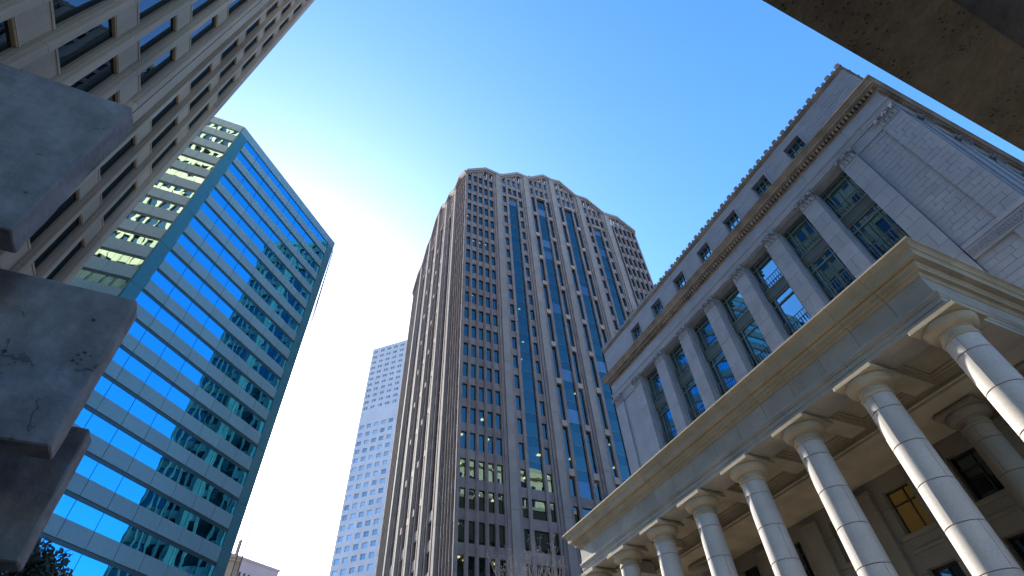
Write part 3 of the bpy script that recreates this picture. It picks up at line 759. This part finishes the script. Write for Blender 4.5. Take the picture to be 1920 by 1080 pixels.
# ------------------------------------------------------------------ green glass building with a diagonal face
GC = Vector((-25.13, 62.0)); GD = Vector((1, 1)).normalized(); GN = Vector((1, -1)).normalized()
GL_, GTOP, GF = 31.33, 101.1, 4.38
green = empty('glass_office_building', (-25, 75, GZU), label='teal glass office building with banded windows and a diagonal corner face', cat='building')
pE = GC+GD*GL_; pB = pE-GN*30
def inset(p): return p
prism(green, 'building_core', [(-62, 62.5), (GC.x+.2-.5*.414, 62.5), (pE.x-.354-.354, pE.y+.354-.354), (pB.x, pB.y-.7), (-62, pB.y-.7)], GZU, GTOP-.6, 'dark_core')
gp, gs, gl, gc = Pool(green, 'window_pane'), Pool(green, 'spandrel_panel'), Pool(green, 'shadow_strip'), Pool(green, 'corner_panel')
def gadd(pool, t0, t1, w0, w1, z0, z1, mat, bev=0, tilt=0):
    a = GC+GD*((t0+t1)/2)+GN*((w0+w1)/2)
    pool.add((a.x, a.y, (z0+z1)/2), (abs(t1-t0), abs(w1-w0), abs(z1-z0)), mat, R(45)+R(tilt), bev)
def ladd(pool, x0, x1, w0, w1, z0, z1, mat, bev=0, tilt=0):
    pool.add(((x0+x1)/2, 62-(w0+w1)/2, (z0+z1)/2), (abs(x1-x0), abs(w1-w0), abs(z1-z0)), mat, R(tilt), bev)
for k in range(23):
    zt = 98.72-GF*k; zb = zt-2.02
    if zt < 0: break
    for j in range(8):
        t0 = 1.9+3.441*j; t1 = t0+3.441
        gadd(gp, t0+.035, t1-.035, -.16, -.13, zb, zt, 'glass_green', 0, random.uniform(-.12, .12))
        gadd(gs, t0+.025, t1-.025, -.3, 0, zb-1.90, zb-.005, 'green_panel', .012)
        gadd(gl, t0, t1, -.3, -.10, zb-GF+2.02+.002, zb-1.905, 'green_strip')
    # left face
    for j in range(9):
        x1 = GC.x-.18-3.441*j; x0 = x1-3.441
        for h_ in range(2):
            xa, xb = x0+h_*1.7205, x0+(h_+1)*1.7205
            ladd(gp, xa+.015, xb-.015, -.16, -.13, zb+.35, zt, 'glass_green_side', 0, random.uniform(-.25, .25))
        ladd(gs, x0+.014, x1-.014, -.3, 0, zb-1.90, zb+.345, 'green_panel', .012)
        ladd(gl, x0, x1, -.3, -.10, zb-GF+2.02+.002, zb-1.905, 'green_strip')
    z1 = zt+.2 if k else zt+.02; 
for k in range(12):
    z1 = 98.74-GF*2*k; z0 = z1-GF*2
    for t0, t1 in ((.03, 1.88), (29.45, 31.30)):
        gadd(gc, t0, t1, -.4, .03, max(z0, GZU)+.012, z1-.012, 'green_corner', .02)
    ladd(gc, GC.x-.175, GC.x-.02, -.4, .02, max(z0, GZU)+.01, z1-.01, 'green_corner')
    # return side of the right end
    for s_ in range(3):
        a = pE-GN*(.45+s_*6+3); gc.add((a.x, a.y, (max(z0, GZU)+z1)/2), (.35, 5.97, z1-max(z0, GZU)-.024), 'green_corner', R(45), .02)
par = Pool(green, 'parapet_panel')
gadd(par, .01, 1.89, -.5, .02, 98.76, GTOP, 'green_panel', .015)
for j in range(8): gadd(par, 1.9+3.441*j+.012, 1.9+3.441*(j+1)-.012, -.5, .01, 98.76, GTOP, 'green_panel', .015)
gadd(par, 29.44, 31.32, -.5, .02, 98.76, GTOP, 'green_panel', .015)
for j in range(9): ladd(par, GC.x-.15-3.441*(j+1)+.012, GC.x-.15-3.441*j-.012, -.5, .01, 98.76, GTOP, 'green_panel', .015)
for p_ in (gp, gs, gl, gc, par): p_.build()
for e in (tower, green): e.location *= UNIT; e.scale = (UNIT,)*3
# ropes hanging off its far edge
def rope(a, b, label):
    vs_, fs = [], []; tube_into(vs_, fs, Vector(a)-Vector(b), (0, 0, 0), .065, .065, 6)
    o = put('rope', mesh('rope', vs_, fs, 'rope_grey'), None, b); tag(o, label, 'rope', 'ropes beside the glass building')
top = (pE+GD*.15)*UNIT
rope((top.x, top.y, 69), (top.x+.7, top.y-.2, GZ), 'thin rope closest to the edge of the teal glass building')
rope((top.x, top.y+.15, 69), (top.x+1.4, top.y+.15, GZ), 'thin rope splaying furthest out from the teal glass building')

# ------------------------------------------------------------------ beige concrete building
BH = 172.0
beige = empty('concrete_office_building', (-25, 14, GZ), label='tan precast concrete tower with deep narrow vertical windows', cat='building')
pp, ps, pw = Pool(beige, 'pier_panel'), Pool(beige, 'spandrel_panel'), Pool(beige, 'window_pane')
_h = [(0, -.1), (0, .06), (.025, .06), (.025, .10), (.055, .10), (.055, .145), (.07, .15), (.09, .20), (.10, .25), (.115, .29), (.135, .312), (.15, .32)]
PRF = _h+[(.50-u, w_) for u, w_ in _h[::-1]]
PIERM = {}
def pier_mesh(h, flip):
    k = (round(h, 2), flip)
    if k not in PIERM:
        n = len(PRF); vs_ = [(w_, u-.25, z) if not flip else (u-.25, w_, z) for z in (-h/2, h/2) for u, w_ in PRF]
        fs = [tuple(range(n)), tuple(range(2*n-1, n-1, -1))]+[(i, n+i, n+(i+1) % n, (i+1) % n) for i in range(n)]
        PIERM[k] = mesh('pier_panel', vs_, fs, 'beige_concrete')
    return PIERM[k]
npier = [0]
def beige_bay(xf, yc, k0=-4, k1=27):
    """a bay of windows on the street front at plane x = xf, centred on yc"""
    for k in range(k0, k1):
        zt = 21.72+5.4*k; zb = zt-3.52
        if zt > BH: break
        pw.add((xf-.07, yc, (zt+zb)/2), (.02, .97, zt-zb), 'glass_beige')
        ps.add((xf-.08, yc, zt+.94), (.28, .975, 1.86), 'beige_concrete', 0, .02)
        ps.add((xf-.05, yc, zt+.12), (.26, .978, .10), 'beige_concrete')
        ps.add((xf-.04, yc, zb-.12), (.26, .978, .12), 'beige_concrete')
vis = []
for xf, y0, n in ((-12.0, 18.06-1.47, 5), (-10.2, 11.0-1.47*3, 6)):
    for j in range(n): beige_bay(xf, y0+1.47*j)
    for j in range(n+1): vis += [(xf, y0-.735+1.47*j, k) for k in range(-4, 28)]
vis.sort(key=lambda q: -shows((q[0], q[1], 21.72+5.4*q[2]-.8), 3))
for i, (xf, yc, k) in enumerate(vis):
    z1 = 21.72+5.4*k+.95; put('pier_panel', pier_mesh(5.385, False), beige, (xf, yc, z1-2.7)) if i < 290 else None
rest = vis[290:]
vs_, fs = [], []
for xf, yc, k in rest:
    z1 = 21.72+5.4*k+.95; n = len(vs_); q = len(PRF)
    vs_ += [(xf+w_+25, yc+u-.25-14, z-GZ) for z in (z1-5.39, z1) for u, w_ in PRF]
    fs += [tuple(n+i for i in range(q)), tuple(n+i for i in range(2*q-1, q-1, -1))]+[(n+i, n+q+i, n+q+(i+1) % q, n+(i+1) % q) for i in range(q)]
o = put('pier_panel_group', mesh('pier_panel_group', vs_, fs, 'beige_concrete'), beige, (-25, 14, GZ)); o['kind'] = 'stuff'
YE = 23.65
span(beige, 'corner_panel', -12.6, -11.72, 23.20, YE, GZ, BH, 'beige_concrete')
span(beige, 'step_wall', -12.7, -9.95, 14.95, 15.45, GZ, BH, 'beige_concrete')
span(beige, 'building_core', -48, -12.2, -20, YE-.5, GZ, BH-.5, 'dark_core')
span(beige, 'building_core', -12.199, -10.4, -20, 15.19, GZ, BH-.5, 'dark_core')
span(beige, 'blank_wall', -11, -10.1, -20, 5.8, GZ, BH, 'beige_concrete')
# sunlit north front (seen mirrored in the glass building)
for j in range(24):
    x1 = -12.62-1.47*j
    pp.add((x1-.235, YE-.2, (BH+GZ)/2), (.47, .42, BH-GZ), 'beige_concrete')
    for k in range(-3, 27):
        zt = 21.72+5.4*k
        ps.add((x1-.97, YE-.3, zt+.94), (.995, .3, 1.86), 'beige_concrete'); pw.add((x1-.97, YE-.47, zt-1.76), (.99, .02, 3.52), 'glass_beige')
for p_ in (pp, ps, pw): p_.build()

# ------------------------------------------------------------------ far silver tower
silver = empty('silver_tower', (40, 190, GZ), label='distant pale grey tower with a grid of small square windows', cat='tower')
SA = Vector((24.86, 200.0)); saz = R(133.6); SD = Vector((math.sin(saz), math.cos(saz))); SN = Vector((SD.y, -SD.x))
if SN.dot(-SA) < 0: SN = -SN
srz = math.atan2(SD.y, SD.x)
swl, swn = Pool(silver, 'wall_panel'), Pool(silver, 'window_pane')
def sadd(pool, t0, t1, w0, w1, z0, z1, mat, tilt=0):
    a = SA+SD*((t0+t1)/2)+SN*((w0+w1)/2); pool.add((a.x, a.y, (z0+z1)/2), (abs(t1-t0), abs(w1-w0), abs(z1-z0)), mat, srz+R(tilt))
ST = 171.6; cp = 3.5; ncol = 12
tops = [169.9-3.22*k for k in range(11)]
sadd(swl, 0, 42, -.6, 0, tops[0], ST, 'silver_panel')
for k, zt in enumerate(tops):
    for j in range(ncol):
        t0 = .95+cp*j
        for q in (0, .98): sadd(swn, t0+q, t0+q+.74, -.45, -.40, zt-1.45, zt, 'glass_silver', random.uniform(-1, 1))
        sadd(swl, t0-1.56 if j else 0, t0, -.6, 0, zt-1.45, zt, 'silver_panel'); sadd(swl, t0+.74, t0+.98, -.6, 0, zt-1.45, zt, 'silver_panel')
    zn = tops[k+1] if k < 10 else 128.5
    sadd(swl, 0, 42, -.6, 0, zn, zt-1.45, 'silver_panel')
sq = [128.5-3.83*k for k in range(31)]
for k, zt in enumerate(sq):
    for j in range(ncol):
        t0 = .85+3.42*j
        sadd(swn, t0, t0+2.05, -.40, -.36, zt-1.95, zt, 'glass_silver', random.uniform(-2, 2))
        sadd(swl, t0-1.37 if j else 0, t0, -.6, 0, zt-1.95, zt, 'silver_panel')
    sadd(swl, 0, 42, -.6, 0, zt-3.83, zt-1.95, 'silver_panel')
swl.build(); swn.build()
a = SA; b_ = SA+SD*42; c_ = b_-SN*35; d_ = a-SN*35
prism(silver, 'building_core', [(p-SN*.65).to_tuple() for p in (a, b_)]+[c_.to_tuple(), d_.to_tuple()], GZ, ST-.3, 'silver_panel') if True else None

# ------------------------------------------------------------------ low buildings far down the street
pk = empty('pink_block', (2, 141, GZ), label='low pinkish wall block far down the street below the glass building', cat='building')
def at(x, y, Y): d = ray(x, y); return d*(Y/d.y)
q0 = at(446, 1041, 140); pd = Vector((math.sin(R(58)), math.cos(R(58)))); pn = Vector((pd.y, -pd.x)); P0 = Vector((q0.x, 140)); P1 = P0+pd*11.7
prism(pk, 'wall', [p.to_tuple() for p in (P0-pd*2, P1, P1-pn*9, P0-pd*2-pn*9)], GZ, q0.z-.5, 'pink_wall')
prism(pk, 'coping', [p.to_tuple() for p in (P0-pd*2+pn*.2, P1+pn*.2+pd*.2, P1-pn*9+pd*.2, P0-pd*2-pn*9)], q0.z-.498, q0.z, 'pink_wall')
for i in range(9):
    c = P0+pd*(.6+1.2*i)+pn*.03; box(pk, 'slot', (c.x, c.y, q0.z-4.4), (.42, .04, 2.6), 'dark_core', math.atan2(pd.y, pd.x))
tn = empty('tan_block', (-4, 120, GZ), label='tan corner block with a projecting cornice beside the glass building', cat='building')
c0 = at(452, 1046, 120)
span(tn, 'wall', c0.x-8, c0.x-.5, 120, 128, GZ, c0.z-.8, 'tan_wall')
span(tn, 'cornice', c0.x-8.4, c0.x-.1, 119.6, 128.4, c0.z-.798, c0.z-.3, 'tan_wall'); span(tn, 'cornice', c0.x-8.7, c0.x+.2, 119.3, 128.7, c0.z-.298, c0.z, 'tan_wall')
for i in range(4): span(tn, 'bracket', c0.x-.499, c0.x-.2, 120.3+i*2, 120.8+i*2, c0.z-2.2, c0.z-.8, 'tan_wall', .05)
span(tn, 'chimney', c0.x-1.4, c0.x-.75, 121, 122, c0.z, at(450, 1008, 120).z, 'tan_wall')
mb = empty('far_rooftop', (14, 230, GZ), label='tiny distant rooftop with a thin mast at the foot of the sky gap', cat='building')
c1 = at(543, 1077, 230); c2 = at(586, 1076, 230)
span(mb, 'wall', c1.x, c2.x, 230, 240, GZ, c1.z-.8, 'silver_panel'); span(mb, 'plant_room', c1.x+1.2, c1.x+4.5, 231, 236, c1.z-.8, c1.z+.3, 'silver_panel')
vs_, fs = [], []; cm_ = at(583, 1046, 230); tube_into(vs_, fs, (0, 0, c1.z-1), (0, 0, cm_.z), .2, .14, 6); put('mast', mesh('mast', vs_, fs, 'rope_grey'), mb, (cm_.x, 231, 0))

# ------------------------------------------------------------------ blocks behind the camera, mirrored in the tower's lower windows
cb = empty('cream_block', (62, -66, GZ), label='sunlit cream block behind the viewer, mirrored in the lower tower windows', cat='building')
span(cb, 'wall', 24, 92, -76, -60, GZ, 91, 'cream_wall'); span(cb, 'cornice', 23, 93, -77, -59, 91, 94, 'cream_wall')
cw = Pool(cb, 'window_pane', 60)
for k in range(20):
    for j in range(14): cw.add((27+j*4.5, -59.98, 87-k*4.5), (1.7, .06, 2.9), 'glass_beige')
cw.build()
br = empty('added_dark_block', (50, -44, GZ), label='added black block behind the viewer, darkening what the lowest tower windows mirror', cat='building')  # unseen, added so the lowest windows mirror black; shade is in its colour
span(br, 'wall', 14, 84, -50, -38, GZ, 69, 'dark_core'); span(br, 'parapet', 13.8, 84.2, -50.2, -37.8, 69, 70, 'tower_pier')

# ------------------------------------------------------------------ concrete terrace panels close by, and the canopy overhead
ter = empty('concrete_terrace', (-9, 6.5, GZ), label='weathered grey concrete terrace with three overhanging tilted parapet panels', cat='terrace')
LEAN = math.tan(R(9.8))
def panel(tr, br_, Y, thick):
    d = ray(*tr); t = d*(Y/d.y); ztop = t.z
    d2 = ray(*br_); kk = (Y+ztop*LEAN)/(d2.y+d2.z*LEAN); bpt = d2*kk
    xl = -9.0
    F = [(xl, Y, ztop), (t.x, Y, ztop), (bpt.x, bpt.y, bpt.z), (xl, bpt.y, bpt.z)]
    bm = bmesh.new(); v = [bm.verts.new(q) for q in F]+[bm.verts.new((q[0], q[1]+thick, q[2])) for q in F]
    for f in ((0, 3, 2, 1), (4, 5, 6, 7), (0, 1, 5, 4), (1, 2, 6, 5), (2, 3, 7, 6), (3, 0, 4, 7)): bm.faces.new([v[i] for i in f])
    bmesh.ops.bevel(bm, geom=list(bm.edges), offset=.018, segments=1, affect='EDGES')
    bmesh.ops.subdivide_edges(bm, edges=[e for e in bm.edges if e.calc_length() > .25], cuts=40, use_grid_fill=True)
    bm.normal_update()
    for v in bm.verts:
        a = noise.noise(v.co*1.7)*.010+noise.noise(v.co*7)*.004
        sharp = len([f for f in v.link_faces if f.normal.dot(v.normal) < .97])
        if sharp: a -= max(0, noise.noise(v.co*5+Vector((9, 2, 4)))-.12)*.022
        v.co += v.normal*a
    for f in bm.faces: f.smooth = True
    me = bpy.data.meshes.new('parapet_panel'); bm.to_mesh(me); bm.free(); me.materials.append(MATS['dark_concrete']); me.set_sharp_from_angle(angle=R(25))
    for vv in me.vertices: vv.co -= Vector((-9, 6.5, GZ))
    put('parapet_panel', me, ter, (-9, 6.5, GZ))
panel((250, 200), (20, 432), 5.0, .38)
panel((258, 562), (92, 836), 6.5, .34)
panel((170, 803), (32, 1054), 8.0, .34)
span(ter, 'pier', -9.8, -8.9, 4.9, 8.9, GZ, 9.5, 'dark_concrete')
can = empty('concrete_canopy', (5, -1.5, GZ), label='dark pitted concrete canopy edge overhead in the upper corner', cat='canopy')
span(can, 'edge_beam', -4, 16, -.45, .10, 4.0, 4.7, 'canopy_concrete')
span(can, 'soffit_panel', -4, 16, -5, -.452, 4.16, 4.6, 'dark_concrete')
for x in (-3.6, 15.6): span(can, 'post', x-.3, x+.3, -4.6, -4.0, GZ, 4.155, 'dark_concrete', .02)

# ------------------------------------------------------------------ trees
def grow(vs_, fs, p, d, r_, ln, depth, tips, spread=.5, up=.12, n=6):
    q = p; segs = 3
    for i in range(segs):
        d = (d+Vector((random.uniform(-1, 1), random.uniform(-1, 1), random.uniform(-.5, 1)))*.12+Vector((0, 0, up*.3))).normalized()
        e = q+d*(ln/segs); r2 = r_*(1-.22*(i+1)/segs); tube_into(vs_, fs, q, e, r_*(1-.22*i/segs), r2, n); q = e
        if depth > 0 and i > 0:
            a = random.uniform(0, 6.28); o_ = d.orthogonal().normalized(); s_ = Matrix.Rotation(a, 3, d) @ o_
            grow(vs_, fs, q, (d+s_*random.uniform(.5, 1.0)*spread*1.5+Vector((0, 0, up))).normalized(), r2*.6, ln*random.uniform(.55, .75), depth-1, tips, spread, up, max(3, n-1))
    if depth > 0:
        for k in range(2):
            a = random.uniform(0, 6.28); s_ = Matrix.Rotation(a, 3, d) @ d.orthogonal().normalized()
            grow(vs_, fs, q, (d+s_*spread*random.uniform(.5, 1.1)+Vector((0, 0, up))).normalized(), r2*.7, ln*random.uniform(.62, .8), depth-1, tips, spread, up, max(3, n-1))
    else: tips.append((q, d))
random.seed(5)
d = ray(985, 1012); bt = d*(34/math.hypot(d.x, d.y)); hgt = bt.z-GZ
bare = empty('bare_tree', (bt.x, bt.y, GZ), label='leafless pale-twigged street tree in front of the brown tower', cat='tree')
vs_, fs, tips = [], [], []
tube_into(vs_, fs, (0, 0, 0), (.1, 0, hgt*.42), .17, .12, 8)
for k in range(5):
    a = k*1.256+.3; grow(vs_, fs, Vector((.1, 0, hgt*(.38+.02*k))), Vector((math.cos(a)*.42, math.sin(a)*.42, 1)).normalized(), .085, hgt*.27, 3, tips, .55, .22, 5)
zm = max(v[2] for v in vs_); k_ = hgt/zm
vs_ = [(v[0]*.6, v[1]*.6, v[2]*k_) for v in vs_]
put('trunk', mesh('trunk', vs_, fs, 'pale_twig'), bare, (bt.x, bt.y, GZ))
bv, bf = [], []
for q, dd in tips:
    for e in range(4):
        c = Vector((q.x*.6, q.y*.6, q.z*k_))+Vector([random.uniform(-.12, .12) for _ in range(3)]); n = len(bv); s_ = .028
        bv += [tuple(c+Vector(o_)*s_) for o_ in ((1, 0, 0), (-1, 0, 0), (0, 1, 0), (0, -1, 0), (0, 0, 1.6), (0, 0, -1.6))]
        bf += [tuple(n+i for i in f) for f in ((0, 2, 4), (2, 1, 4), (1, 3, 4), (3, 0, 4), (2, 0, 5), (1, 2, 5), (3, 1, 5), (0, 3, 5))]
o = put('crown', mesh('crown', bv, bf, 'pale_twig'), bare, (bt.x, bt.y, GZ))
d = ray(48, 1040); lt = d*(26/math.hypot(d.x, d.y))
leafy = empty('leafy_tree', (lt.x, lt.y, GZ), label='dark leafy street tree below the concrete panels', cat='tree')
top_z = (ray(90, 985)*(26/math.hypot(ray(90, 985).x, ray(90, 985).y))).z
hgt = top_z-GZ
vs_, fs, tips = [], [], []
tube_into(vs_, fs, (0, 0, 0), (0, 0, hgt*.35), .22, .16, 8)
for k in range(5):
    a = k*1.256; grow(vs_, fs, Vector((0, 0, hgt*.33)), Vector((math.cos(a)*.6, math.sin(a)*.6, 1)).normalized(), .09, hgt*.2, 3, tips, .6, .1, 5)
put('trunk', mesh('trunk', vs_, fs, 'bark'), leafy, (lt.x, lt.y, GZ))
bv, bf = [], []
cl = []
for k in range(150):
    a = random.uniform(0, 6.28); zz = random.uniform(.38, .93); rr = 1.75*math.sin(math.pi*min(1, (zz-.3)/.72))**.6*random.uniform(.35, 1)
    cl.append((Vector((rr*math.cos(a), rr*math.sin(a), hgt*zz)), random.uniform(.32, .6)))
for c, s_ in cl:
    for e in range(110):
        p = Vector([random.gauss(0, 1) for _ in range(3)]).normalized()*s_*random.uniform(.4, 1)**.5
        q = c+p
        if q.z > hgt: continue
        u = Vector([random.gauss(0, 1) for _ in range(3)]).normalized(); v = u.orthogonal().normalized(); l_ = random.uniform(.08, .14); n = len(bv)
        bv += [tuple(q-u*l_), tuple(q+v*l_*.5), tuple(q+u*l_), tuple(q-v*l_*.5)]; bf.append((n, n+1, n+2, n+3))
put('crown', mesh('crown', bv, bf, 'leaf_dark'), leafy, (lt.x, lt.y, GZ))
